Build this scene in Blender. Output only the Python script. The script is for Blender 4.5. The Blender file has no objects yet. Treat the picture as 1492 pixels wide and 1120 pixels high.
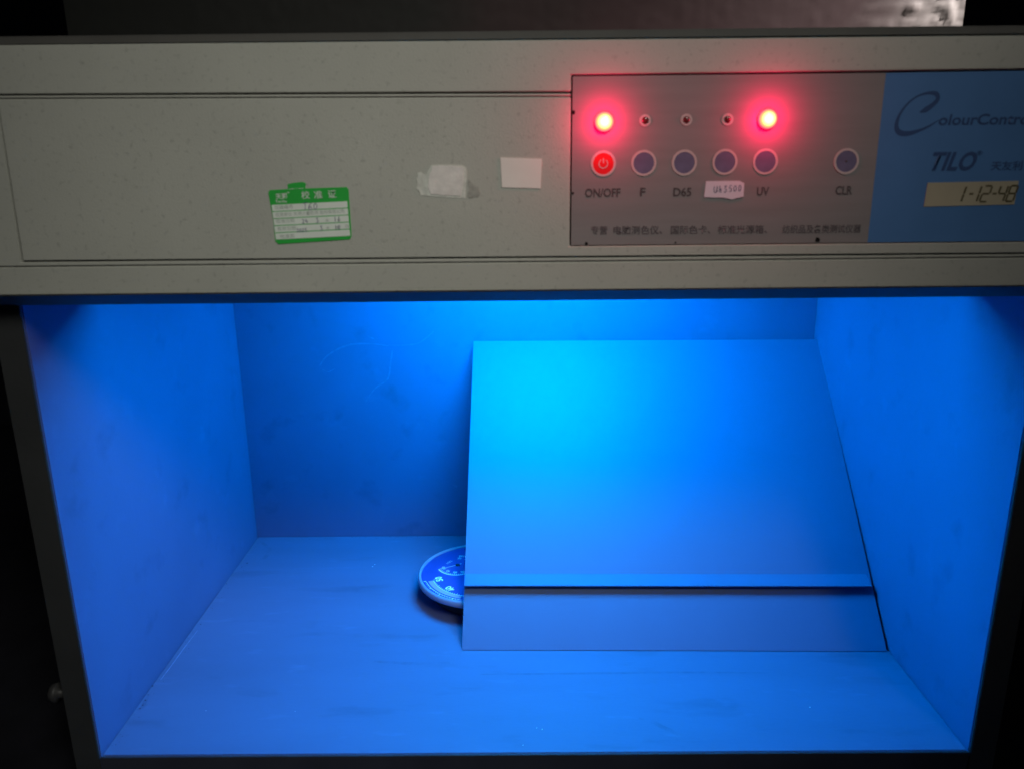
import bpy, bmesh, math, random
from mathutils import Vector, Matrix, noise

random.seed(7)
SC = bpy.context.scene
COL = SC.collection
rad = math.radians

# ------------------------------------------------------------------ camera, world, light, exposure
F_PX, CAM_POS = 1120.4, Vector((-0.0112, -0.499, 0.4283))
right = Vector((0.99995009, 0.00252547, -0.00966651))
up = Vector((0.00868108, 0.25930084, 0.96575758))
back = Vector((0.00494553, -0.9657933, 0.25926598))
cam_data = bpy.data.cameras.new('camera')
cam = bpy.data.objects.new('camera', cam_data)
COL.objects.link(cam)
cam.matrix_world = Matrix((
    (right.x, up.x, back.x, CAM_POS.x),
    (right.y, up.y, back.y, CAM_POS.y),
    (right.z, up.z, back.z, CAM_POS.z),
    (0, 0, 0, 1)))
cam_data.sensor_fit = 'HORIZONTAL'
cam_data.sensor_width = 36.0
cam_data.lens = 36.0 * F_PX / 1492.0
cam_data.clip_start = 0.01
cam_data.clip_end = 50.0
cam_data.dof.use_dof = True
cam_data.dof.focus_distance = 0.82
cam_data.dof.aperture_fstop = 10.0
SC.camera = cam

world = bpy.data.worlds.new('World')
SC.world = world
world.use_nodes = True
bg = world.node_tree.nodes['Background']
bg.inputs['Color'].default_value = (0.45, 0.50, 0.68, 1)
bg.inputs['Strength'].default_value = 0.018

vs = SC.view_settings
vs.view_transform = 'Standard'
vs.look = 'None'
vs.exposure = 0.0
vs.gamma = 1.0
vs.use_curve_mapping = False


def aim(o, target):
    o.rotation_euler = (Vector(target) - o.location).to_track_quat('-Z', 'Y').to_euler()


def spot(name, loc, target, power, size, blend, radius, color):
    d = bpy.data.lights.new(name, 'SPOT')
    d.energy, d.spot_size, d.spot_blend, d.shadow_soft_size, d.color = power, rad(size), blend, radius, color
    o = bpy.data.objects.new(name, d)
    COL.objects.link(o)
    o.location = loc
    aim(o, target)
    return o


# the lamp of the dim room, above and in front of the booth
spot('room_lamp', (0.42, -0.98, 1.36), (-0.10, -0.02, 0.365), 50.5, 34, 1.0, 0.26, (1.0, 0.985, 0.90))

# added light, put in to brighten the right end of the package
spot('package_fill', (0.62, -0.014, 0.80), (0.31, 0.10, 0.555), 24.0, 34, 1.0, 0.03, (1.0, 0.93, 0.90))

# ------------------------------------------------------------------ materials


def mat(name, base, rough=0.6, spec=0.4, metal=0.0, var=0.0, var_scale=30, bump=0.0, bump_scale=400,
        stretch=(1, 1, 1), emit=None, emit_strength=0.0, mottles=None, scratch=None):
    m = bpy.data.materials.new(name)
    m.use_nodes = True
    nt = m.node_tree
    b = nt.nodes['Principled BSDF']
    b.inputs['Base Color'].default_value = (*base, 1)
    b.inputs['Roughness'].default_value = rough
    b.inputs['Specular IOR Level'].default_value = spec
    b.inputs['Metallic'].default_value = metal
    if emit:
        b.inputs['Emission Color'].default_value = (*emit, 1)
        b.inputs['Emission Strength'].default_value = emit_strength
    tc = nt.nodes.new('ShaderNodeTexCoord')
    mp = nt.nodes.new('ShaderNodeMapping')
    mp.inputs['Scale'].default_value = stretch
    nt.links.new(tc.outputs['Object'], mp.inputs['Vector'])
    col = None

    def layer(prev, scale, detail, lo, hi, p0, p1):
        n = nt.nodes.new('ShaderNodeTexNoise')
        n.inputs['Scale'].default_value = scale
        n.inputs['Detail'].default_value = detail
        nt.links.new(mp.outputs['Vector'], n.inputs['Vector'])
        r = nt.nodes.new('ShaderNodeMapRange')
        r.inputs['From Min'].default_value, r.inputs['From Max'].default_value = p0, p1
        r.inputs['To Min'].default_value, r.inputs['To Max'].default_value = lo, hi
        nt.links.new(n.outputs['Fac'], r.inputs['Value'])
        mx = nt.nodes.new('ShaderNodeMix')
        mx.data_type, mx.blend_type = 'RGBA', 'MULTIPLY'
        mx.inputs['Factor'].default_value = 1.0
        if prev is None:
            mx.inputs['A'].default_value = (*base, 1)
        else:
            nt.links.new(prev, mx.inputs['A'])
        nt.links.new(r.outputs['Result'], mx.inputs['B'])
        return mx.outputs['Result']
    if var:
        col = layer(col, var_scale, 4, 1 - var, 1 + var, 0.3, 0.7)
    if mottles:
        sc_, amt = mottles
        col = layer(col, sc_, 8, 1 - amt, 1.0, 0.28, 0.42)
    if scratch:
        sc_, amt = scratch
        col = layer(col, sc_, 6, 1.0, 1 + amt, 0.62, 0.75)
    if col:
        nt.links.new(col, b.inputs['Base Color'])
    if bump:
        n = nt.nodes.new('ShaderNodeTexNoise')
        n.inputs['Scale'].default_value = bump_scale
        n.inputs['Detail'].default_value = 3
        nt.links.new(mp.outputs['Vector'], n.inputs['Vector'])
        bp = nt.nodes.new('ShaderNodeBump')
        bp.inputs['Strength'].default_value = bump
        bp.inputs['Distance'].default_value = 0.0006
        nt.links.new(n.outputs['Fac'], bp.inputs['Height'])
        nt.links.new(bp.outputs['Normal'], b.inputs['Normal'])
    return m


M = {}
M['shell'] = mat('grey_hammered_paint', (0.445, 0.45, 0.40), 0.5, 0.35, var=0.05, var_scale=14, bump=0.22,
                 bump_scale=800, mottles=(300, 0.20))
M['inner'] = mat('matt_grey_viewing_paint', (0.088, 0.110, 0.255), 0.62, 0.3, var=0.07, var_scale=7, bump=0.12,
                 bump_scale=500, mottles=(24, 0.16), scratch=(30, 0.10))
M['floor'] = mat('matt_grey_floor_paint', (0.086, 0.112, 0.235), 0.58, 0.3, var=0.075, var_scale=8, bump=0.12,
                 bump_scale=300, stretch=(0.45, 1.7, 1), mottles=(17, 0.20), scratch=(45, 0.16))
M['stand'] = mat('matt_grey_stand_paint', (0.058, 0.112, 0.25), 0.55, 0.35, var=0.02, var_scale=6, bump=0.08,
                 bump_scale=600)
M['dark'] = mat('dark_edge_paint', (0.040, 0.042, 0.043), 0.45, 0.4, var=0.12, var_scale=20, bump=0.2)
M['navy'] = mat('dark_navy_edge_paint', (0.040, 0.043, 0.062), 0.55, 0.25, var=0.15, var_scale=20, bump=0.2)
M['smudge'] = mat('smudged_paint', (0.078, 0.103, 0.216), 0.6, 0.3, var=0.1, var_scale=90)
M['lid'] = mat('dull_lid_paint', (0.085, 0.082, 0.076), 0.6, 0.3, var=0.08, bump=0.2)
M['hem'] = mat('dark_hem_paint', (0.16, 0.15, 0.13), 0.55, 0.3, var=0.08, bump=0.2)
M['black'] = mat('black_gap', (0.01, 0.01, 0.01), 0.8, 0.1)
M['panel'] = mat('brushed_panel_film', (0.24, 0.228, 0.225), 0.38, 0.45, var=0.05, var_scale=60, stretch=(0.3, 1, 3),
                 bump=0.08, bump_scale=600)
M['panel_blue'] = mat('blue_panel_film', (0.078, 0.20, 0.44), 0.38, 0.45, var=0.05, var_scale=40)
M['print'] = mat('dark_print', (0.075, 0.064, 0.066), 0.5, 0.3)
M['print_faint'] = mat('worn_print', (0.09, 0.085, 0.09), 0.5, 0.3)
M['print_navy'] = mat('navy_print', (0.036, 0.078, 0.20), 0.45, 0.3)
M['ring'] = mat('pale_button_ring', (0.48, 0.45, 0.43), 0.45, 0.4)
M['btn_blue'] = mat('blue_grey_button', (0.12, 0.125, 0.21), 0.45, 0.4, var=0.12, var_scale=160)
M['btn_red'] = mat('red_button', (0.62, 0.012, 0.02), 0.4, 0.4)
M['led_off'] = mat('unlit_led', (0.12, 0.03, 0.03), 0.2, 0.6)
M['green'] = mat('green_label_ink', (0.03, 0.42, 0.06), 0.5, 0.35, var=0.05, var_scale=80)
M['paper'] = mat('label_paper', (0.74, 0.80, 0.73), 0.55, 0.3, var=0.04, var_scale=60)
M['line'] = mat('label_rule', (0.10, 0.20, 0.12), 0.6, 0.2)
M['ink'] = mat('pen_ink', (0.10, 0.10, 0.20), 0.5, 0.3)
M['tiny'] = mat('small_label_print', (0.36, 0.43, 0.37), 0.6, 0.2)
M['white'] = mat('white_print', (0.72, 0.76, 0.70), 0.6, 0.2)
M['torn'] = mat('torn_paper', (0.74, 0.71, 0.67), 0.8, 0.15, var=0.10, var_scale=150, bump=0.4, bump_scale=260)
M['torn_back'] = mat('torn_paper_backing', (0.62, 0.63, 0.57), 0.85, 0.15, var=0.14, var_scale=200, bump=0.5, bump_scale=300)
M['glue'] = mat('glue_residue', (0.36, 0.36, 0.32), 0.5, 0.3, var=0.2, var_scale=220, bump=0.6, bump_scale=260)
M['sticker'] = mat('blank_sticker_paper', (0.80, 0.77, 0.71), 0.6, 0.25, var=0.03, var_scale=60)
M['note'] = mat('note_paper', (0.66, 0.64, 0.70), 0.6, 0.25, var=0.03, var_scale=90)
M['lcd'] = mat('display_glass', (0.44, 0.40, 0.29), 0.25, 0.5, var=0.08, var_scale=30)
M['lcd_ink'] = mat('display_digits', (0.11, 0.095, 0.05), 0.4, 0.3)
M['bezel'] = mat('gauge_bezel', (0.22, 0.26, 0.42), 0.28, 0.6)
M['case'] = mat('gauge_case', (0.03, 0.03, 0.035), 0.5, 0.4)
M['dial'] = mat('gauge_dial', (0.05, 0.085, 0.46), 0.5, 0.3)
M['dial_white'] = mat('gauge_white_print', (0.9, 0.85, 0.9), 0.5, 0.3)
M['dial_band'] = mat('gauge_comfort_band', (0.45, 0.27, 0.42), 0.5, 0.3)
M['dial_dark'] = mat('gauge_dark_print', (0.03, 0.03, 0.05), 0.5, 0.3)
M['tube'] = mat('uv_tube', (0.2, 0.2, 0.3), 0.3, 0.3, emit=(0.0, 0.405, 1.0), emit_strength=96.0)
M['socket'] = mat('lamp_socket', (0.6, 0.6, 0.6), 0.5)
M['wrap'] = mat('crinkled_dark_film', (0.042, 0.036, 0.036), 0.40, 0.5, var=0.15, var_scale=9, bump=0.3, bump_scale=60)


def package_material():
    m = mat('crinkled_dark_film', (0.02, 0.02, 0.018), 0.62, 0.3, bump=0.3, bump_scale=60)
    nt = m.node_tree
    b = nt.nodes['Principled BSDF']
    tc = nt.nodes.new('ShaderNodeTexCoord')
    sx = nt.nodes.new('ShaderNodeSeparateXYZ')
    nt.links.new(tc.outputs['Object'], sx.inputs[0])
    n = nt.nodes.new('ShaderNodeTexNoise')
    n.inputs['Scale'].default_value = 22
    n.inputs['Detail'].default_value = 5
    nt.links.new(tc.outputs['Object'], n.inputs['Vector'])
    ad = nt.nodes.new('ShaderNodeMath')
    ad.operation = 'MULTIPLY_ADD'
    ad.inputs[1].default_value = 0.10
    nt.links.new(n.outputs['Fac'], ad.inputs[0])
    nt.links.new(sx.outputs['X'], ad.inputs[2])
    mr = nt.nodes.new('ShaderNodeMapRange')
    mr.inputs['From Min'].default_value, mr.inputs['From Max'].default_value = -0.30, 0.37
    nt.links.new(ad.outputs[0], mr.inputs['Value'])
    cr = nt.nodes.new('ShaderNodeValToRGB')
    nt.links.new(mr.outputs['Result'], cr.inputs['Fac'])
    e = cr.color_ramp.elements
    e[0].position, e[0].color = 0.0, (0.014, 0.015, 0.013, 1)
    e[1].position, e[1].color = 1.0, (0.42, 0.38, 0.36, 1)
    for p, c in ((0.40, (0.022, 0.021, 0.019, 1)), (0.62, (0.062, 0.031, 0.033, 1)), (0.86, (0.085, 0.048, 0.050, 1))):  # mauve stops carry red lamp flare painted into the colour; pale end is film
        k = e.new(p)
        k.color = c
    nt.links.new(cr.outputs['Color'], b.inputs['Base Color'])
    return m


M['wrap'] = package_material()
M['table'] = mat('dark_table', (0.012, 0.012, 0.016), 0.5, 0.3, var=0.2)
M['wall'] = mat('dark_room_wall', (0.02, 0.021, 0.026), 0.8, 0.2, var=0.2, var_scale=3)
M['dust'] = mat('dark_grit', (0.05, 0.04, 0.07), 0.9, 0.1)
M['lint'] = mat('pale_lint', (0.7, 0.65, 0.75), 0.9, 0.1)
M['metal'] = mat('latch_metal', (0.035, 0.035, 0.035), 0.5, 0.35)
M['chip'] = mat('worn_paint_edge', (0.14, 0.18, 0.33), 0.5, 0.4, var=0.2, var_scale=200)
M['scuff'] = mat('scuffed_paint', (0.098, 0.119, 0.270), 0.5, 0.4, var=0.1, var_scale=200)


def led_material():
    m = bpy.data.materials.new('lit_red_led')
    m.use_nodes = True
    nt = m.node_tree
    b = nt.nodes['Principled BSDF']
    b.inputs['Base Color'].default_value = (0.5, 0.02, 0.03, 1)
    b.inputs['Roughness'].default_value = 0.25
    tc = nt.nodes.new('ShaderNodeTexCoord')
    ln = nt.nodes.new('ShaderNodeVectorMath')
    ln.operation = 'LENGTH'
    mul = nt.nodes.new('ShaderNodeVectorMath')
    mul.operation = 'MULTIPLY'
    mul.inputs[1].default_value = (1, 0, 1)
    nt.links.new(tc.outputs['Object'], mul.inputs[0])
    nt.links.new(mul.outputs['Vector'], ln.inputs[0])
    cr = nt.nodes.new('ShaderNodeValToRGB')
    mr = nt.nodes.new('ShaderNodeMapRange')
    mr.inputs['From Max'].default_value = 0.0056
    nt.links.new(ln.outputs['Value'], mr.inputs['Value'])
    nt.links.new(mr.outputs['Result'], cr.inputs['Fac'])
    e = cr.color_ramp.elements
    e[0].position, e[0].color = 0.0, (1, 0.95, 0.62, 1)
    e[1].position, e[1].color = 1.0, (0.9, 0.01, 0.09, 1)
    n = e.new(0.45); n.color = (1, 0.85, 0.30, 1)
    n = e.new(0.75); n.color = (1, 0.30, 0.08, 1)
    nt.links.new(cr.outputs['Color'], b.inputs['Emission Color'])
    b.inputs['Emission Strength'].default_value = 2.5
    return m


M['led'] = led_material()


def glass_material():
    m = bpy.data.materials.new('gauge_glass')
    m.use_nodes = True
    nt = m.node_tree
    for n in list(nt.nodes):
        nt.nodes.remove(n)
    out = nt.nodes.new('ShaderNodeOutputMaterial')
    mix = nt.nodes.new('ShaderNodeMixShader')
    tr = nt.nodes.new('ShaderNodeBsdfTransparent')
    gl = nt.nodes.new('ShaderNodeBsdfGlossy')
    gl.inputs['Roughness'].default_value = 0.05
    mix.inputs['Fac'].default_value = 0.05
    nt.links.new(tr.outputs[0], mix.inputs[1])
    nt.links.new(gl.outputs[0], mix.inputs[2])
    nt.links.new(mix.outputs[0], out.inputs['Surface'])
    return m


M['glass'] = glass_material()

# ------------------------------------------------------------------ helpers


def obj(name, bm, mats, parent=None, loc=(0, 0, 0), smooth=False, label=None):
    me = bpy.data.meshes.new(name)
    bmesh.ops.recalc_face_normals(bm, faces=bm.faces)
    bm.to_mesh(me)
    bm.free()
    if not isinstance(mats, (list, tuple)):
        mats = [mats]
    for m in mats:
        me.materials.append(m)
    if smooth:
        for p in me.polygons:
            p.use_smooth = True
    o = bpy.data.objects.new(name, me)
    COL.objects.link(o)
    o.parent = parent
    o.location = loc
    if label:
        o['label'] = label
    return o


def tag(o, label, cat, group=None, kind=None):
    o['label'] = label
    if cat:
        o['category'] = cat
    if group:
        o['group'] = group
    if kind:
        o['kind'] = kind
    return o


def thing(name, label, cat, loc=(0, 0, 0), group=None):
    o = bpy.data.objects.new(name, None)
    o.empty_display_size = 0.03
    COL.objects.link(o)
    o.location = loc
    return tag(o, label, cat, group)


def new():
    return bmesh.new()


def prism(bm, poly, a0, a1, axis='y', bevel=0.0, mi=0, seg=2):
    """extrude a 2-D polygon; axis 'y': poly is (x, z); 'z': (x, y); 'x': (y, z)"""
    def P(u, v, w):
        return {'y': (u, w, v), 'z': (u, v, w), 'x': (w, u, v)}[axis]
    b = bmesh.new()
    A = [b.verts.new(P(u, v, a0)) for u, v in poly]
    B = [b.verts.new(P(u, v, a1)) for u, v in poly]
    n = len(poly)
    b.faces.new(A)
    b.faces.new(B[::-1])
    for i in range(n):
        b.faces.new((A[i], B[i], B[(i + 1) % n], A[(i + 1) % n]))
    bmesh.ops.recalc_face_normals(b, faces=b.faces)
    if bevel:
        bmesh.ops.bevel(b, geom=list(b.edges), offset=bevel, segments=seg, affect='EDGES', clamp_overlap=True)
    for f in b.faces:
        f.material_index = mi
    merge(bm, b)


def merge(bm, b, matrix=None):
    me = bpy.data.meshes.new('tmp')
    if matrix is not None:
        bmesh.ops.transform(b, matrix=matrix, verts=b.verts)
    b.to_mesh(me)
    b.free()
    bm.from_mesh(me)
    bpy.data.meshes.remove(me)


def box(bm, x0, x1, y0, y1, z0, z1, bevel=0.0, mi=0):
    prism(bm, [(x0, z0), (x1, z0), (x1, z1), (x0, z1)], y0, y1, 'y', bevel, mi)


def lathe(bm, prof, seg=48, mat4=None, mi=0, smooth=True):
    """profile (r, h) round the Z axis"""
    b = bmesh.new()
    rings = []
    for r, h in prof:
        if r < 1e-7:
            rings.append([b.verts.new((0, 0, h))])
        else:
            rings.append([b.verts.new((r * math.cos(2 * math.pi * i / seg), r * math.sin(2 * math.pi * i / seg), h))
                          for i in range(seg)])
    for a, c in zip(rings, rings[1:]):
        for i in range(seg):
            j = (i + 1) % seg
            if len(a) == 1 and len(c) == 1:
                continue
            if len(a) == 1:
                f = b.faces.new((a[0], c[i], c[j]))
            elif len(c) == 1:
                f = b.faces.new((a[i], a[j], c[0]))
            else:
                f = b.faces.new((a[i], a[j], c[j], c[i]))
            f.material_index = mi
    for f in b.faces:
        f.material_index = mi
        f.smooth = smooth
    merge(bm, b, mat4)


FRONT = Matrix(((1, 0, 0, 0), (0, 0, -1, 0), (0, 1, 0, 0), (0, 0, 0, 1)))   # local x,y,z -> world x, z, -y


def front_at(x, z, y, rot=0.0):
    return Matrix.Translation((x, y, z)) @ FRONT @ Matrix.Rotation(rot, 4, 'Z')


def text(bm, body, size, m4, width=None, shear=0.0, bold=0.0, align='CENTER', spacing=1.0, thick=0.00008, mi=0, jitter=0):
    c = bpy.data.curves.new('t', 'FONT')
    c.body = body
    c.size = 1.0
    c.shear = shear
    c.offset = bold
    c.align_x = align
    c.align_y = 'CENTER'
    c.space_character = spacing
    c.resolution_u = 3
    o = bpy.data.objects.new('t', c)
    COL.objects.link(o)
    dg = bpy.context.evaluated_depsgraph_get()
    me = bpy.data.meshes.new_from_object(o.evaluated_get(dg))
    bpy.data.objects.remove(o)
    bpy.data.curves.remove(c)
    if not me.vertices:
        return
    b = bmesh.new()
    b.from_mesh(me)
    bpy.data.meshes.remove(me)
    w = max(v.co.x for v in b.verts) - min(v.co.x for v in b.verts)
    sx = size if width is None else width / w
    bmesh.ops.transform(b, matrix=Matrix.Diagonal((sx, size, 1, 1)), verts=b.verts)
    for v in b.verts:
        v.co.z = thick
    for f in b.faces:
        f.material_index = mi
    merge(bm, b, m4)


def stroke(bm, pts, widths, m4, mi=0, thick=0.0001, sub=4):
    """flat ribbon along a smooth polyline, widths per point"""
    if not hasattr(widths, '__len__'):
        widths = [widths] * len(pts)
    P, W = [], []
    n = len(pts)
    for i in range(n - 1):
        p0, p1, p2, p3 = (Vector(pts[max(i - 1, 0)]), Vector(pts[i]), Vector(pts[i + 1]), Vector(pts[min(i + 2, n - 1)]))
        for k in range(sub):
            t = k / sub
            P.append(0.5 * ((2 * p1) + (p2 - p0) * t + (2 * p0 - 5 * p1 + 4 * p2 - p3) * t * t + (3 * p1 - p0 - 3 * p2 + p3) * t ** 3))
            W.append(widths[i] * (1 - t) + widths[i + 1] * t)
    P.append(Vector(pts[-1]))
    W.append(widths[-1])
    b = bmesh.new()
    L, Rr = [], []
    for i, p in enumerate(P):
        d = (P[min(i + 1, len(P) - 1)] - P[max(i - 1, 0)])
        d = d.normalized() if d.length > 1e-9 else Vector((1, 0))
        nrm = Vector((-d.y, d.x)) * W[i] * 0.5
        L.append(b.verts.new((p.x + nrm.x, p.y + nrm.y, thick)))
        Rr.append(b.verts.new((p.x - nrm.x, p.y - nrm.y, thick)))
    for i in range(len(P) - 1):
        f = b.faces.new((L[i], L[i + 1], Rr[i + 1], Rr[i]))
        f.material_index = mi
    merge(bm, b, m4)


# handwriting: strokes on a 1 x 1.4 cell
PEN = {
    'T': [[(0, 1.3), (1, 1.4)], [(0.55, 1.4), (0.4, 0)]],
    '6': [[(0.8, 1.35), (0.2, 0.8), (0.1, 0.2), (0.5, 0), (0.8, 0.35), (0.5, 0.65), (0.15, 0.4)]],
    '0': [[(0.5, 1.2), (0.1, 0.7), (0.35, 0.05), (0.8, 0.5), (0.75, 1.05), (0.45, 1.2)]],
    'U': [[(0.1, 1.3), (0.05, 0.4), (0.4, 0), (0.75, 0.5), (0.85, 1.3)], [(0.85, 1.3), (0.8, 0.1)]],
    'L': [[(0.25, 1.4), (0.1, 0.05), (0.9, 0.1)]],
    'h': [[(0.3, 1.4), (0.1, 0)], [(0.15, 0.4), (0.5, 0.8), (0.6, 0.5), (0.55, 0)]],
    '3': [[(0.2, 1.2), (0.7, 1.3), (0.4, 0.75), (0.8, 0.4), (0.4, 0), (0.1, 0.2)]],
    '5': [[(0.9, 1.3), (0.35, 1.25), (0.25, 0.75), (0.7, 0.65), (0.7, 0.15), (0.15, 0.05)]],
    '2': [[(0.15, 1.0), (0.5, 1.3), (0.7, 0.9), (0.1, 0.05), (0.8, 0.1)]],
    '4': [[(0.4, 1.3), (0.1, 0.5), (0.9, 0.55)], [(0.65, 1.0), (0.55, 0)]],
    '1': [[(0.5, 1.3), (0.4, 0)]],
    '.': [[(0.3, 0.1), (0.45, 0.0)]],
    '-': [[(0.2, 0.6), (0.8, 0.65)]],
    ' ': [],
}


def handwrite(bm, s, x, y, h, m4, w=0.00028, mi=0, pitch=0.95):
    k = h / 1.4
    for ch in s:
        for st in PEN[ch]:
            stroke(bm, [(x + px * k * 0.8 + random.uniform(-.04, .04) * k, y + py * k + random.uniform(-.05, .05) * k) for px, py in st],
                   w, m4, mi=mi, thick=0.00012)
        x += k * pitch


# ------------------------------------------------------------------ the setting
bm = new()
box(bm, -2.2, 2.2, 1.0, 1.05, -0.8, 2.2)
tag(obj('room_wall', bm, M['wall']), 'dark room wall behind the booth', None, kind='structure')
bm = new()
box(bm, -2.2, 2.2, -0.35, 0.99, -0.085, -0.045, 0.004)
tbl = thing('table', 'black table under the grey viewing booth', 'table', (0, 0.3, -0.8))
obj('table_top', bm, M['table'], tbl, (0, -0.3, 0.8))
for sx in (-2.1, 2.1):
    for sy in (-0.28, 0.9):
        bm = new()
        box(bm, sx - .03, sx + .03, sy - .03, sy + .03, -0.8, -0.087)
        obj('leg', bm, M['table'], tbl, (0, -0.3, 0.8))
bm = new()
box(bm, -4, 4, -4, 1.05, -0.82, -0.802)
tag(obj('floor', bm, M['wall']), 'dark floor of the room', None, kind='structure')

# ------------------------------------------------------------------ the booth
booth = thing('viewing_booth', 'grey colour viewing booth with blue lit inside and control panel', 'light booth', (0, 0.18, -0.045))
OFF = Vector((0, -0.18, 0.045))


def part(name, bm, mats, parent=booth, **kw):
    if parent is booth:
        return obj(name, bm, mats, booth, OFF, **kw)
    return obj(name, bm, mats, parent, (0, 0, 0), **kw)


YF = -0.020        # front face of the upper housing
HW, D, ZT = 0.335, 0.3765, 0.3508   # inner half width, depth, top of the opening
# outer frame of the housing front, a C round the cover
bm = new()
prism(bm, [(-.372, .3600), (.372, .3600), (.372, .3776), (-.372, .3776)], YF, -0.012, 'y', 0.0007)
prism(bm, [(-.372, .3780), (.372, .3780), (.372, .3796), (-.3170, .3806), (-.3150, .4784), (.0225, .4766), (.0225, .4858),
           (.372, .4866), (.372, .5042), (-.372, .5052), (-.372, .4)], YF, -0.012, 'y', 0.0005)
box(bm, -.371, .371, -0.0117, -0.008, .3603, .5025)        # backing plate behind the gaps
box(bm, -.371, -.367, -0.0078, 0.3950, .3603, .5025)      # side skins
box(bm, .367, .371, -0.0078, 0.3950, .3603, .5025)
box(bm, -.3668, .3668, 0.3912, 0.3950, .3603, .5025)
part('housing_frame', bm, M['shell'])
# inset cover with its folded upper lip
bm = new()
prism(bm, [(-.3156, .3813), (.372, .3803), (.372, .3871), (.0225, .3871), (.0225, .4737), (-.3142, .4758)], YF - .0002, -0.0122, 'y', 0.0006)
prism(bm, [(-.3142, .47615), (.0225, .47405), (.0225, .4756), (-.3140, .4776)], YF - .0002, -0.0122, 'y', 0.0004)
part('access_cover', bm, M['shell'])
# lid set back on top
bm = new()
box(bm, -.371, .371, -0.012, 0.395, .5056, .5112, 0.0012)
part('lid', bm, M['lid'])
# dark trim strip under the housing front
bm = new()
prism(bm, [(-.0200, .3598), (-.0016, .3509), (.0008, .3509), (.0008, .3598)], -.372, .372, 'x', 0.0004)
part('bottom_hem', bm, M['hem'])
# side walls
for s in (-1, 1):
    bm = new()
    x0, x1 = sorted((s * HW, s * .3535))
    box(bm, x0, x1, 0.0008, D + .018, -0.018, .3600, 0.0006)
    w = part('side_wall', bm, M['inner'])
    bm = new()
    x0, x1 = sorted((s * (HW + .0002), s * .3545))
    box(bm, x0, x1, -0.0014, 0.0003, -0.0180, .3506, 0.0005)
    part('edge_trim', bm, M['dark'], w)
# floor of the booth
bm = new()
box(bm, -HW + .0012, HW - .0012, 0.0008, D - .0008, -0.018, 0.0, 0.0005)
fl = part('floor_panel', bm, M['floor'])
bm = new()
box(bm, -HW + .0005, HW - .0005, -0.0011, 0.0003, -0.0445, -0.0004, 0.0003)
part('edge_trim', bm, M['navy'], fl)
bm = new()
box(bm, -.354, .354, 0.001, D + .018, -0.0448, -0.0185, 0.001)
part('plinth', bm, M['dark'])
# worn marks on the floor paint
def floor_px(px, py):
    d_ = -back + right * (px - 746) / F_PX - up * (py - 560) / F_PX
    return CAM_POS + d_ * (-CAM_POS.z / d_.z)


for pts, w, m_, nm in (([(931, 1046), (950, 1051), (966, 1059), (978, 1064), (988, 1071)], .0045, 'smudge', 'smudge'),
                       ([(700, 982), (800, 981), (900, 980), (1010, 979), (1120, 980)], .0030, 'smudge', 'smudge'),
                       ([(545, 963), (600, 966), (655, 965)], .0040, 'smudge', 'smudge'),
                       ([(200, 1034), (208, 1029), (212, 1020), (217, 1011)], .0040, 'smudge', 'smudge'),
                       ([(382, 790), (392, 800), (386, 812), (372, 818)], .0060, 'smudge', 'smudge'),
                       ([(288, 918), (268, 944), (250, 969), (234, 990)], .0012, 'chip', 'worn_edge')):
    P = [floor_px(*p) for p in pts]
    bm = new()
    stroke(bm, [(p.x, p.y) for p in P], [w * (.25 + .75 * math.sin(math.pi * (i + .5) / len(P))) for i in range(len(P))],
           Matrix.Identity(4), thick=0.00018)
    part(nm, bm, M[m_], fl)
# back wall
bm = new()
box(bm, -HW + .0003, HW - .0003, D, D + .012, -0.017, .4995)
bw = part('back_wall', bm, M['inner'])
# scratches on the back wall


def BWP(px, py):    # picture pixel -> point of the back wall, used only to note where the scratches are
    d = -back + right * (px - 746) / F_PX - up * (py - 560) / F_PX
    t = (D - CAM_POS.y) / d.y
    p = CAM_POS + d * t
    return (p.x, p.z)


mB = Matrix.Translation((0, D, 0)) @ FRONT
SCR = 'faint pale scratch rubbed into the back wall paint'
for pts, w in (([(466, 533), (475, 520), (492, 509), (512, 502), (540, 501), (566, 504)], .0022),
               ([(566, 503), (590, 503), (612, 499), (632, 483)], .0016),
               ([(572, 510), (569, 530), (565, 552), (546, 566), (533, 585)], .0020),
               ([(470, 538), (478, 542), (488, 537)], .0012),
               ([(660, 705), (666, 709)], .0030), ([(536, 490), (545, 494)], .0018)):
    P = [BWP(*p) for p in pts]
    bm = new()
    stroke(bm, P, [w * (.4 + .6 * math.sin(math.pi * (i + .6) / (len(P) + .2))) for i in range(len(P))], mB, thick=0.0002)
    part('scratch', bm, M['scuff'], bw, label=SCR)
# ceiling with the light opening
bm = new()
AX, AY0, AY1 = .305, .100, .355
box(bm, -HW, HW, 0.0010, AY0, .3530, .3590)
box(bm, -HW, HW, AY1, D - .0002, .3530, .3590)
box(bm, -HW, -AX, AY0 + .0001, AY1 - .0001, .3531, .3590)
box(bm, AX, HW, AY0 + .0001, AY1 - .0001, .3531, .3590)
part('ceiling_panel', bm, M['inner'])
# lamp tube above the opening
LX, LZ, LL = .010, .417, .10
rotx = Matrix.Rotation(rad(90), 4, 'Y')
for ly in (.127, .157, .187, .217, .247):
    bm = new()
    lathe(bm, [(0, -LL), (.010, -LL), (.010, LL), (0, LL)], 24, Matrix.Translation((LX, ly, LZ)) @ rotx)
    tube = part('lamp_tube', bm, M['tube'], smooth=True)
    for s in (-1, 1):
        bm = new()
        box(bm, *sorted((LX + s * (LL + .0005), LX + s * (LL + .016))), ly - .012, ly + .012, LZ - .012, .500, 0.002)
        part('lamp_socket', bm, M['socket'], tube)
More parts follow.
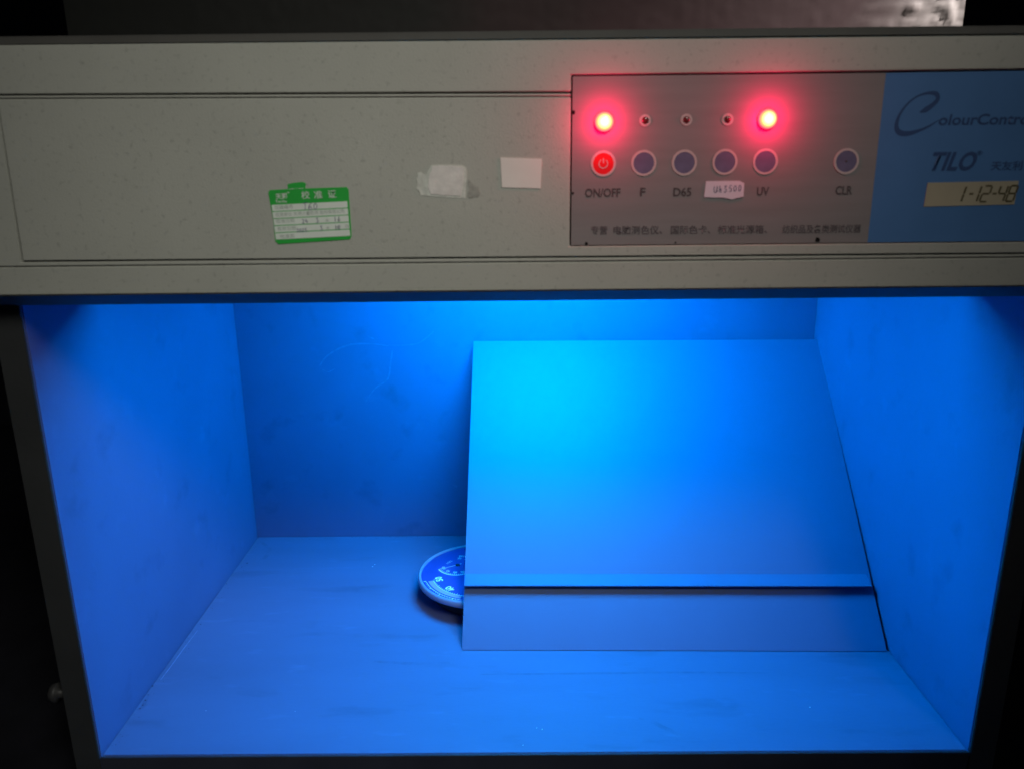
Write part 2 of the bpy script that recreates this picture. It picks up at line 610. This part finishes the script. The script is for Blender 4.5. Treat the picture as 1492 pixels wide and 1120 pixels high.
# latch knob on the left flank
bm = new()
mK = Matrix.Translation((-.3550, .0075, .0515)) @ Matrix.Scale(1.15, 4) @ Matrix.Rotation(rad(-90), 4, 'Y')
lathe(bm, [(0.0035, 0), (.0035, .006), (.0062, .0066), (.0066, .0085), (.0060, .0110), (.0045, .0116), (.0030, .0100), (0, .0098)], 24, mK)
part('latch', bm, M['metal'], smooth=True)

# ------------------------------------------------------------------ control panel
YP = -0.0190
bm = new()
prism(bm, [(.0236, .3877), (.2059, .3877), (.2059, .4851), (.0236, .4850)], YP, -0.0125, 'y', 0)
prism(bm, [(.20595, .3877), (.372, .3877), (.372, .4859), (.20595, .4851)], YP, -0.0125, 'y', 0, mi=1)
panel = part('control_panel', bm, [M['panel'], M['panel_blue']])


def px_front(px, py, y=YP):
    d = -back + right * (px - 746) / F_PX - up * (py - 560) / F_PX
    p = CAM_POS + d * ((y - CAM_POS.y) / d.y)
    return p.x, p.z


def disc(bm, r0, r1, h0, h1, m4, mi, seg=40):
    if r0 > 0:
        lathe(bm, [(r0, 0), (r0, h1), (r1, h1), (r1, 0)], seg, m4, mi, False)
    else:
        lathe(bm, [(0, h1), (r1, h1), (r1, 0)], seg, m4, mi, False)


BTN = [(879, 239), (938, 238), (997, 237.5), (1056, 236.5), (1115, 236), (1233, 235.5)]
bl = ['red power button with white power symbol', None, None, None, None, 'blue grey button with a small dark dot']
for i, (px, py) in enumerate(BTN):
    x, z = px_front(px, py)
    bm = new()
    m4 = Matrix.Translation((0, 0, 0)) @ FRONT
    disc(bm, .0062, .0075, 0, .00035, m4, 0)
    disc(bm, 0, .00625, 0, .00022, m4, 1)
    if i == 0:
        pts = [(.0026 * math.cos(a), .0026 * math.sin(a)) for a in [rad(90 + 35 + k * 29) for k in range(11)]]
        stroke(bm, pts, .00055, m4, mi=0, thick=.0003, sub=2)
        stroke(bm, [(0, .0003), (0, .0032)], .0006, m4, mi=0, thick=.0003)
    if i == 5:
        lathe(bm, [(0, .0003), (.0007, .0003), (.0007, .0002)], 12, m4, 2)
    part_ = obj('button', bm, [M['ring'], M['btn_red'] if i == 0 else M['btn_blue'], M['print']], panel, (x, YP, z), label=bl[i])

LEDS = [(880, 178, 1), (940, 176, 0), (1000, 175, 0), (1060, 174.5, 0), (1117.5, 174, 1)]
for i, (px, py, on) in enumerate(LEDS):
    x, z = px_front(px, py)
    bm = new()
    disc(bm, .0021, .0034, 0, .00035, FRONT, 0, 28)
    if on:
        lathe(bm, [(.0055, 0), (.0057, .0008), (.0053, .0022), (.0040, .0034), (.0020, .0041), (0, .0043)], 32, FRONT, 1)
    else:
        lathe(bm, [(.0021, .0001), (.0019, .0006), (.0012, .0010), (0, .0012)], 20, FRONT, 1)
    o = obj('indicator_light', bm, [M['ring'], M['led'] if on else M['led_off']], panel, (x, YP, z),
            label='lit red indicator light glowing white hot at its centre' if on else None)
    if on:
        d = bpy.data.lights.new('indicator_glow', 'POINT')
        d.energy, d.color, d.shadow_soft_size = 0.070, (1.0, 0.0, 0.085), 0.004
        g = bpy.data.objects.new('indicator_glow', d)
        COL.objects.link(g)
        g.location = (x, YP - .0098, z)


def panel_text(name, body, px, py, hpx, wpx, mat_, **kw):
    bm = new()
    x, z = px_front(px, py)
    text(bm, body, hpx, front_at(0, 0, 0), width=wpx, **kw)
    return obj(name, bm, mat_, panel, (x, YP - .0001, z))


S = 1 / 2471.0
for body, px, py, wpx in (('ON/OFF', 878, 282, 53), ('F', 936, 281, 8), ('D65', 994, 281, 27), ('UV', 1111, 280, 18), ('CLR', 1229, 278.5, 25)):
    panel_text('lettering', body, px, py, 17 * S, wpx * S, M['print'], bold=.022)
for body, px, wpx in (('专营', 873, 25), ('电脑测色仪、', 933, 74), ('国际色卡、', 1010, 60), ('标准光源箱、', 1086, 75), ('纺织品及各类测试仪器', 1197, 119)):
    panel_text('lettering', body, px, 337 - (px - 873) * .006, 13.5 * S, wpx * S, M['print_faint'], bold=.012)
panel_text('lettering', 'olourControl', 1436, 175, 21 * S, 138 * S, M['print_navy'], bold=.02, shear=.1)
panel_text('lettering', 'TILO', 1386, 237, 36 * S, 66 * S, M['print_navy'], bold=.03, shear=.32)
panel_text('lettering', '®', 1427, 224, 9 * S, 8 * S, M['print_navy'])
panel_text('lettering', '天友利', 1467, 243, 14 * S, 46 * S, M['print_navy'], bold=.01)
# the swoosh shaped C of the maker's mark
bm = new()
cx, cz = px_front(1337, 167)
pts = [(1340, 164), (1349, 160), (1359, 153), (1366, 145), (1364, 137), (1352, 136), (1336, 141), (1321, 153), (1310, 169),
       (1306, 184), (1310, 193), (1322, 195), (1338, 191), (1354, 184), (1368, 175)]
wd = [1.5, 8, 6.5, 6, 6.5, 4, 2.5, 3, 4, 6, 8, 7, 4.5, 3, 1]
P = [(px_front(*p)[0] - cx, px_front(*p)[1] - cz) for p in pts]
stroke(bm, P, [w * S for w in wd], front_at(0, 0, 0), thick=.0001)
obj('logo', bm, M['print_navy'], panel, (cx, YP, cz))
# hour display
bm = new()
x, z = px_front(1412.5, 283.5)
prism(bm, [(-.0268, -.0070), (.0278, -.0062), (.0285, .0076), (-.0262, .0070)], -.0003, 0.001, 'y', 0)
SEG = {'1': 'bc', '2': 'abged', '4': 'fgbc', '8': 'abcdefg', '-': 'g'}
segs = {'a': ((0, 1), (1, 1)), 'b': ((1, 1), (1, .5)), 'c': ((1, .5), (1, 0)), 'd': ((0, 0), (1, 0)), 'e': ((0, 0), (0, .5)),
        'f': ((0, .5), (0, 1)), 'g': ((0, .5), (1, .5))}
m4 = front_at(0, 0, -.0003)
for ch, ux in (('1', -.0080), ('-', -.0005), ('1', .0012), ('2', .0075), ('-', .0135), ('4', .0172), ('8', .0232)):
    for s_ in SEG[ch]:
        (ax, ay), (bx_, by) = segs[s_]
        cw, chh = (.0028 if ch == '-' else .0044), .0092
        f = lambda u, v: (ux + u * cw + (v - .5) * .0022, -.0046 + .0002 + v * chh)
        p, q = Vector(f(ax, ay)), Vector(f(bx_, by))
        dd = (q - p) * .06
        stroke(bm, [p + dd, q - dd], .0011, m4, mi=1, thick=.0001, sub=1)
obj('hour_display', bm, [M['lcd'], M['lcd_ink']], panel, (x, YP, z))
# chipped spots along the panel's lower edge
for px, py, r in ((854, 355.5, .0013), (984, 354, .0007), (1191, 350, .0017), (836, 164, .0012), (834.5, 282, .0008)):
    x, z = px_front(px, py)
    bm = new()
    n = 9
    poly = [(r * random.uniform(.6, 1.15) * math.cos(2 * math.pi * k / n), r * random.uniform(.7, 1.2) * math.sin(2 * math.pi * k / n)) for k in range(n)]
    prism(bm, poly, -.0002, 0.0004, 'y')
    obj('chipped_spot', bm, M['black'], panel, (x, YP, z))

# ------------------------------------------------------------------ stickers on the housing
YC = YF - .0002


def local_poly(pxs, y=YC, c=None):
    P = [px_front(*p, y) for p in pxs]
    if c is None:
        c = (sum(p[0] for p in P) / len(P), sum(p[1] for p in P) / len(P))
    return [(p[0] - c[0], p[1] - c[1]) for p in P], c


# calibration sticker
outer = [(393, 277.5), (420, 276), (419, 269), (426, 267), (441, 265.5), (446, 268), (445, 275), (505, 273), (508, 277), (510, 310), (512.5, 344),
         (510, 349), (460, 352.5), (406, 356), (401.5, 352), (398, 318), (391, 281)]
poly, cc = local_poly(outer)
st = thing('calibration_sticker', 'green and white calibration sticker with handwritten rows on grey cover', 'sticker', (cc[0], YC, cc[1]))
bm = new()
prism(bm, poly, -.00035, 0.0, 'y')
obj('backing', bm, M['green'], st)


def quad(tl, tr, br, bl_, k=1.0):
    P, _ = local_poly([tl, tr, br, bl_], c=cc)
    return P


def lerp(a, b, t):
    return (a[0] + (b[0] - a[0]) * t, a[1] + (b[1] - a[1]) * t)


TL, TR, BR, BL = (396, 298.5), (506, 293), (510.5, 344.5), (402.5, 350)
NR = 5
for r in range(NR):
    a0, a1 = (r + .06) / NR, (r + .94) / NR
    bm = new()
    q4 = [lerp(TL, BL, a0), lerp(TR, BR, a0), lerp(TR, BR, a1), lerp(TL, BL, a1)]
    prism(bm, quad(*q4), -.00045, -.0003, 'y')
    obj('white_row', bm, M['paper'], st)
ang = rad(2.6)


def st_text(name, body, px, py, hpx, wpx, mat_, **kw):
    bm = new()
    (p,), _ = local_poly([(px, py)], c=cc)
    text(bm, body, hpx * S, front_at(p[0], p[1], -.00046, ang), width=wpx * S, **kw)
    return obj(name, bm, mat_, st)


st_text('lettering', '校', 445.5, 285.5, 12.5, 12.5, M['white'], bold=.006)
st_text('lettering', '准', 464, 285, 12.5, 12.5, M['white'], bold=.006)
st_text('lettering', '证', 484, 284, 12.5, 12.5, M['white'], bold=.006)
st_text('lettering', '天溯', 410.5, 287, 9, 17, M['white'], bold=.02)
st_text('lettering', '®', 420.5, 281, 4, 4, M['white'])
st_text('lettering', 'TianSu', 410, 294, 5.5, 17, M['white'], bold=.01)
st_text('lettering', '— · —', 432, 275, 6, 22, M['white'], bold=.02)
rows = [('仪器编号', 414, 302.5, 28), ('校准单位 天溯计量检测 股份有限公司', 452, 311, 104), ('校准日期', 416, 322.5, 28), ('有效日期', 418, 333.5, 28), ('校准员', 419, 345, 22)]
for body, px, py, wpx in rows:
    st_text('lettering', body, px, py, 6.5, wpx, M['tiny'])
for body, px, py in (('年', 477, 322), ('月', 494, 321.5), ('年', 478, 333), ('月', 492, 332.5), ('日', 506, 330)):
    st_text('lettering', body, px, py, 5, 5, M['tiny'])
bm = new()
for s_, px, py, hpx in (('T60', 443, 307, 11), ('24', 441, 326, 7), ('3', 461, 325, 8), ('11', 487, 323.5, 8), ('2025', 433, 339, 6), ('3', 467, 336, 7), ('10', 488, 335, 7)):
    (p,), _ = local_poly([(px, py)], c=cc)
    handwrite(bm, s_, 0, 0, hpx * S, front_at(p[0], p[1], -.00047, ang), w=.00034)
obj('handwriting', bm, M['ink'], st)

# torn paper remnant
pr_edge = [(629, 241), (650, 240), (672, 241), (679, 244.5), (680.5, 252), (679, 268), (678, 289.5), (655, 288.5), (632, 286.5), (613, 285), (611, 279),
           (606.5, 275), (609, 268), (607, 262), (609.5, 256), (608, 252.5), (613, 251), (617, 253.5), (621, 255), (625, 247)]
poly, cc = local_poly(pr_edge)
rm = thing('paper_remnant', 'torn remains of a white paper label with ragged left edge', 'sticker', (cc[0], YC, cc[1]))
bm = new()
prism(bm, poly, -.00022, 0, 'y')
obj('backing', bm, M['torn_back'], rm)
inner = [(631, 242.5), (650, 241.5), (670, 242.5), (676, 247), (675.5, 262), (672, 285.5), (650, 285), (628, 283), (623, 272), (625, 258), (628, 252)]
inner2 = []
for i, p in enumerate(inner):
    q_ = inner[(i + 1) % len(inner)]
    for t in (0, .33, .66):
        w_ = lerp(p, q_, t)
        inner2.append((w_[0] + random.uniform(-.8, .8), w_[1] + random.uniform(-.6, .6)))
poly, _ = local_poly(inner2, c=cc)
bm = new()
prism(bm, poly, -.00045, -.0002, 'y')
obj('paper_layer', bm, M['torn'], rm)
glue = [(682, 262), (688, 266), (691, 271), (697, 273), (700, 283), (697, 289), (691, 287), (686, 290), (681, 287), (682, 275)]
gl2 = [lerp(glue[i], glue[(i + 1) % len(glue)], t) for i in range(len(glue)) for t in (0, .5)]
gl2 = [(p[0] + random.uniform(-1, 1), p[1] + random.uniform(-1, 1)) for p in gl2]
poly, _ = local_poly(gl2, c=cc)
bm = new()
prism(bm, poly, -.00012, 0, 'y')
obj('glue_residue', bm, M['glue'], rm)

# blank sticker
poly, cc = local_poly([(729, 230), (789.5, 232), (787.5, 275), (731.5, 273.5)])
bm = new()
prism(bm, poly, -.00035, 0, 'y')
tag(obj('blank_sticker', bm, M['sticker'], None, (cc[0], YC, cc[1])), 'blank off white rectangular sticker beside the control panel', 'sticker')

# handwritten note on the panel
poly, cc = local_poly([(1028.5, 264.5), (1077, 264), (1084, 267.5), (1083, 287), (1066, 291), (1054, 288.5), (1025.5, 288)], YP)
nt_ = thing('handwritten_label', 'small white handwritten label under the fourth control panel button', 'sticker', (cc[0], YP - .0002, cc[1]))
bm = new()
prism(bm, poly, -.0003, 0, 'y')
obj('backing', bm, M['note'], nt_)
bm = new()
(p,), _ = local_poly([(1040, 281.5)], YP, cc)
handwrite(bm, 'Uh3500', 0, 0, 10 * S, front_at(p[0], p[1], -.0003, rad(3)), w=.00042, pitch=1.0)
obj('handwriting', bm, M['ink'], nt_)

# ------------------------------------------------------------------ the 45 degree viewing stand
BLc, BRc = Vector((-0.0641, 0.1347, 0)), Vector((0.3318, 0.1279, 0))
ex = (BRc - BLc).normalized()
ey = Vector((-ex.y, ex.x, 0))
WB = (BRc - BLc).length
stand = thing('viewing_stand', 'grey sloping viewing stand with a narrow ledge near its foot', 'stand', BLc)
stand.matrix_world = Matrix(((ex.x, ey.x, 0, BLc.x), (ex.y, ey.y, 0, BLc.y), (0, 0, 1, 0.0004), (0, 0, 0, 1)))
TILT, LB, TH = rad(45.6), .3435, .0016
ct, stt = math.cos(TILT), math.sin(TILT)
bm = new()
nv, nz = stt * TH, -ct * TH
prism(bm, [(0, 0.0), (LB * ct, LB * stt), (LB * ct + nv, LB * stt + nz), (nv * 1.2, 0.0)], 0, WB, 'x', 0.0003)
obj('board', bm, M['stand'], stand)
bm = new()
v0 = .0728
yl, zl = v0 * ct, v0 * stt
prism(bm, [(yl + .0006, zl), (yl - .0152, zl - .0049), (yl - .0150, zl - .0064), (yl - .0010, zl - .0016)], .0004, WB - .0036, 'x', 0.0003)
obj('ledge', bm, M['stand'], stand)
# sheet metal rear support: an upright behind the board with a foot
for fx in (.10, WB - .06):
    bm = new()
    yy = .170
    prism(bm, [(yy, 0), (yy + .0015, 0), (yy + .0015, yy * stt / ct - .004), (yy, yy * stt / ct - .004)], fx - .02, fx + .02, 'x', 0.0003)
    obj('rear_support', bm, M['stand'], stand)

# ------------------------------------------------------------------ round thermometer and hygrometer gauge
GC, GR, GH = Vector((-.0525, .2385, 0)), .0642, .0260
UPA = rad(-35)
gauge = thing('dial_gauge', 'round dial thermometer lying face up half hidden by the stand', 'thermometer', GC)
gauge.rotation_euler = (0, 0, UPA - rad(90))
bm = new()
lathe(bm, [(0, .0003), (.046, .0003), (.049, .0025), (.049, .0165), (0, .0165)], 64)
obj('case', bm, M['case'], gauge)
bm = new()
lathe(bm, [(.050, .0167), (GR - .0035, .0172), (GR - .0006, .0192), (GR, .0215), (GR - .0007, .0243), (GR - .0016, .0260), (GR - .0028, .0260),
           (GR - .0036, .0250), (GR - .0040, .0226)], 96)
obj('bezel', bm, M['bezel'], gauge)
bm = new()
lathe(bm, [(0, .0170), (GR - .0038, .0170), (GR - .0038, .0240), (0, .0240)], 96)
face = obj('dial_face', bm, M['dial'], gauge)
ZD = .0241


def dpt(r, a):      # dial angle a, degrees clockwise from the top of the dial
    return (r * math.sin(rad(a)), r * math.cos(rad(a)))


mZ = Matrix.Translation((0, 0, ZD))
bm = new()
A0, A1 = -127, 127
stroke(bm, [dpt(.0566, a) for a in range(A0, A1 + 1, 6)], .0005, mZ, sub=2)
for k in range(81):
    a = A0 + (A1 - A0) * k / 80
    l = .0042 if k % 10 == 0 else (.0032 if k % 5 == 0 else .0022)
    stroke(bm, [dpt(.0566 - .0002, a), dpt(.0566 + l * .62, a)], .0009 if k % 5 == 0 else .0005, mZ, sub=1)
HC, HRr = Vector(dpt(.0286, 180)), .0215
stroke(bm, [(HC.x + dpt(HRr, a)[0], HC.y + dpt(HRr, a)[1]) for a in range(-125, 126, 6)], .0013, mZ, sub=2)
for k in range(41):
    a = -122 + 244 * k / 40
    l = .0030 if k % 5 == 0 else .0016
    stroke(bm, [(HC.x + dpt(HRr - .0012, a)[0], HC.y + dpt(HRr - .0012, a)[1]), (HC.x + dpt(HRr - .001 - l, a)[0], HC.y + dpt(HRr - .001 - l, a)[1])],
           .0007, mZ, sub=1)
for k in range(81):
    a = A0 + (A1 - A0) * k / 80
    stroke(bm, [dpt(.0490, a), dpt(.0490 - (.0022 if k % 5 == 0 else .0012), a)], .0006, mZ, sub=1)
stroke(bm, [dpt(.0492, a) for a in range(A0, A1 + 1, 6)], .0005, mZ, sub=2)
obj('scale', bm, M['dial_white'], face)
bm = new()
for a0, a1 in ((72, 126),):
    stroke(bm, [dpt(.0520, a) for a in range(a0, a1 + 1, 6)], .0052, mZ, sub=2)
obj('comfort_band', bm, M['dial_band'], face)
bm = new()
for a0, a1 in ((-70, 20),):
    stroke(bm, [dpt(.0520, a) for a in range(a0, a1 + 1, 6)], .0030, mZ, sub=2)
obj('comfort_band', bm, M['dial_band'], face)
bm = new()
for k, n_ in enumerate(range(-30, 51, 10)):
    a = A0 + (A1 - A0) * k / 8
    r = .0425
    p = dpt(r, a)
    text(bm, str(n_), .0098, Matrix.Translation((p[0], p[1], ZD)) @ Matrix.Rotation(rad(-a), 4, 'Z'), bold=.03, thick=.0001)
for k, n_ in enumerate(range(20, 101, 10)):
    a = -122 + 244 * k / 8
    p = dpt(HRr - .0062, a)
    text(bm, str(n_), .0046, Matrix.Translation((HC.x + p[0], HC.y + p[1], ZD)) @ Matrix.Rotation(rad(-a), 4, 'Z'), bold=.01, thick=.0001)
text(bm, '°C', .008, Matrix.Translation((0, .026, ZD)), thick=.0001)
text(bm, '%RH', .0042, Matrix.Translation((HC.x, HC.y - .012, ZD)), thick=.0001)
obj('numerals', bm, M['dial_white'], face)
bm = new()
d = dpt(.0185, 116)
stroke(bm, [(HC.x - d[0] * .25, HC.y - d[1] * .25), (HC.x + d[0], HC.y + d[1])], [.0012, .0004], Matrix.Translation((0, 0, ZD + .0006)), sub=1)
lathe(bm, [(0, .0009), (.0022, .0009), (.0026, 0)], 20, Matrix.Translation((HC.x, HC.y, ZD)), mi=1)
d = dpt(.045, -15)
stroke(bm, [(-d[0] * .22, -d[1] * .22), (d[0], d[1])], [.0022, .0006], Matrix.Translation((0, 0, ZD + .0008)), mi=1, sub=1)
lathe(bm, [(0, .0012), (.0032, .0012), (.0036, 0)], 20, mZ, mi=1)
obj('needle', bm, [M['dial_white'], M['dial_dark']], face)
bm = new()
lathe(bm, [(0, .0257), (GR - .0030, .0257)], 64)
obj('cover_glass', bm, M['glass'], gauge)

# ------------------------------------------------------------------ wrapped package on top of the booth
bm = new()
PY0, PY1, PZ0, PZ1 = .100, .270, .5116, .66
PX0, PX1 = px_front(95, 22, PY0)[0], px_front(1405, 18, PY0)[0]


X, Y, Z = Vector((1, 0, 0)), Vector((0, 1, 0)), Vector((0, 0, 1))


def grid(P00, U, V, nu, nv, amp, nrm):
    vs_ = [[None] * (nv + 1) for _ in range(nu + 1)]
    for i in range(nu + 1):
        for j in range(nv + 1):
            p = P00 + U * (i / nu) + V * (j / nv)
            e = min(i, nu - i, j, nv - j)
            k = 1.0 if e > 0 else 0.0
            if nrm.y < 0:
                p = p + Y * (-.0 * max(0.0, (p.x - (PX1 - .055)) / .055) ** 2)
            right_bias = .10 + 0.9 * max(0.0, (p.x - PX1 + .075) / .07)
            q_ = Vector((p.x * 95, p.y * 60, p.z * 95))
            n_ = abs(noise.noise(q_)) + .5 * abs(noise.noise(q_ * 2.3)) - .3
            vs_[i][j] = bm.verts.new(p + nrm * (amp * k * right_bias * n_))
    for i in range(nu):
        for j in range(nv):
            bm.faces.new((vs_[i][j], vs_[i + 1][j], vs_[i + 1][j + 1], vs_[i][j + 1]))


W_, DD, HH = PX1 - PX0, PY1 - PY0, PZ1 - PZ0
o_ = Vector((PX0, PY0, PZ0))
grid(o_, X * W_, Z * HH, 200, 58, .005, -Y)
grid(o_ + Y * DD, X * W_, Z * HH, 40, 12, .003, Y)
grid(o_, Y * DD, Z * HH, 40, 30, .003, -X)
grid(o_ + X * W_, Y * DD, Z * HH, 40, 30, .003, X)
grid(o_ + Z * HH, X * W_, Y * DD, 60, 20, .003, Z)
grid(o_, X * W_, Y * DD, 6, 4, 0, Z)
bmesh.ops.remove_doubles(bm, verts=bm.verts, dist=1e-5)
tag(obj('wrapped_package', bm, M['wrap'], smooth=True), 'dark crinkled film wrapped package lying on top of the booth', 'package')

# ------------------------------------------------------------------ grit along the seam and lint on the floor
bm = new()


def floor_px(px, py):
    d_ = -back + right * (px - 746) / F_PX - up * (py - 560) / F_PX
    return CAM_POS + d_ * (-CAM_POS.z / d_.z)


def crumb(bm, p, r):
    b = bmesh.new()
    bmesh.ops.create_icosphere(b, subdivisions=1, radius=r)
    for v in b.verts:
        v.co *= random.uniform(.6, 1.2)
    merge(bm, b, Matrix.Translation((p.x, p.y, r * .3)) @ Matrix.Diagonal((1.0, .7, .35, 1)))


for px, py, r in ((212, 1020, .0010), (208, 1027, .0009), (222, 999, .0009), (204, 1032, .0008), (216, 1012, .0007), (360, 820, .0010), (330, 850, .0007),
                  (352, 808, .0012)):
    crumb(bm, floor_px(px, py), r)
for k in range(60):
    t = random.random()
    p = Vector((-HW + .003 + abs(random.gauss(0, .004)), .01 + t * .35, 0))
    crumb(bm, p, random.uniform(.0002, .0005))
for k in range(50):
    p = Vector((random.uniform(-.3, -.07), D - .002 - abs(random.gauss(0, .003)), 0))
    crumb(bm, p, random.uniform(.0002, .0005))
tag(obj('seam_grit', bm, M['dust']), 'dark grit lying along the floor seams of the booth', None, kind='stuff')
bm = new()
for px, py in ((546, 822), (543, 825), (790, 1062), (782, 1060), (762, 1085), (300, 1035), (1180, 1030), (430, 1036)):
    crumb(bm, floor_px(px, py), random.uniform(.0004, .0008))
tag(obj('floor_lint', bm, M['lint']), 'pale specks of lint on the booth floor', None, kind='stuff')
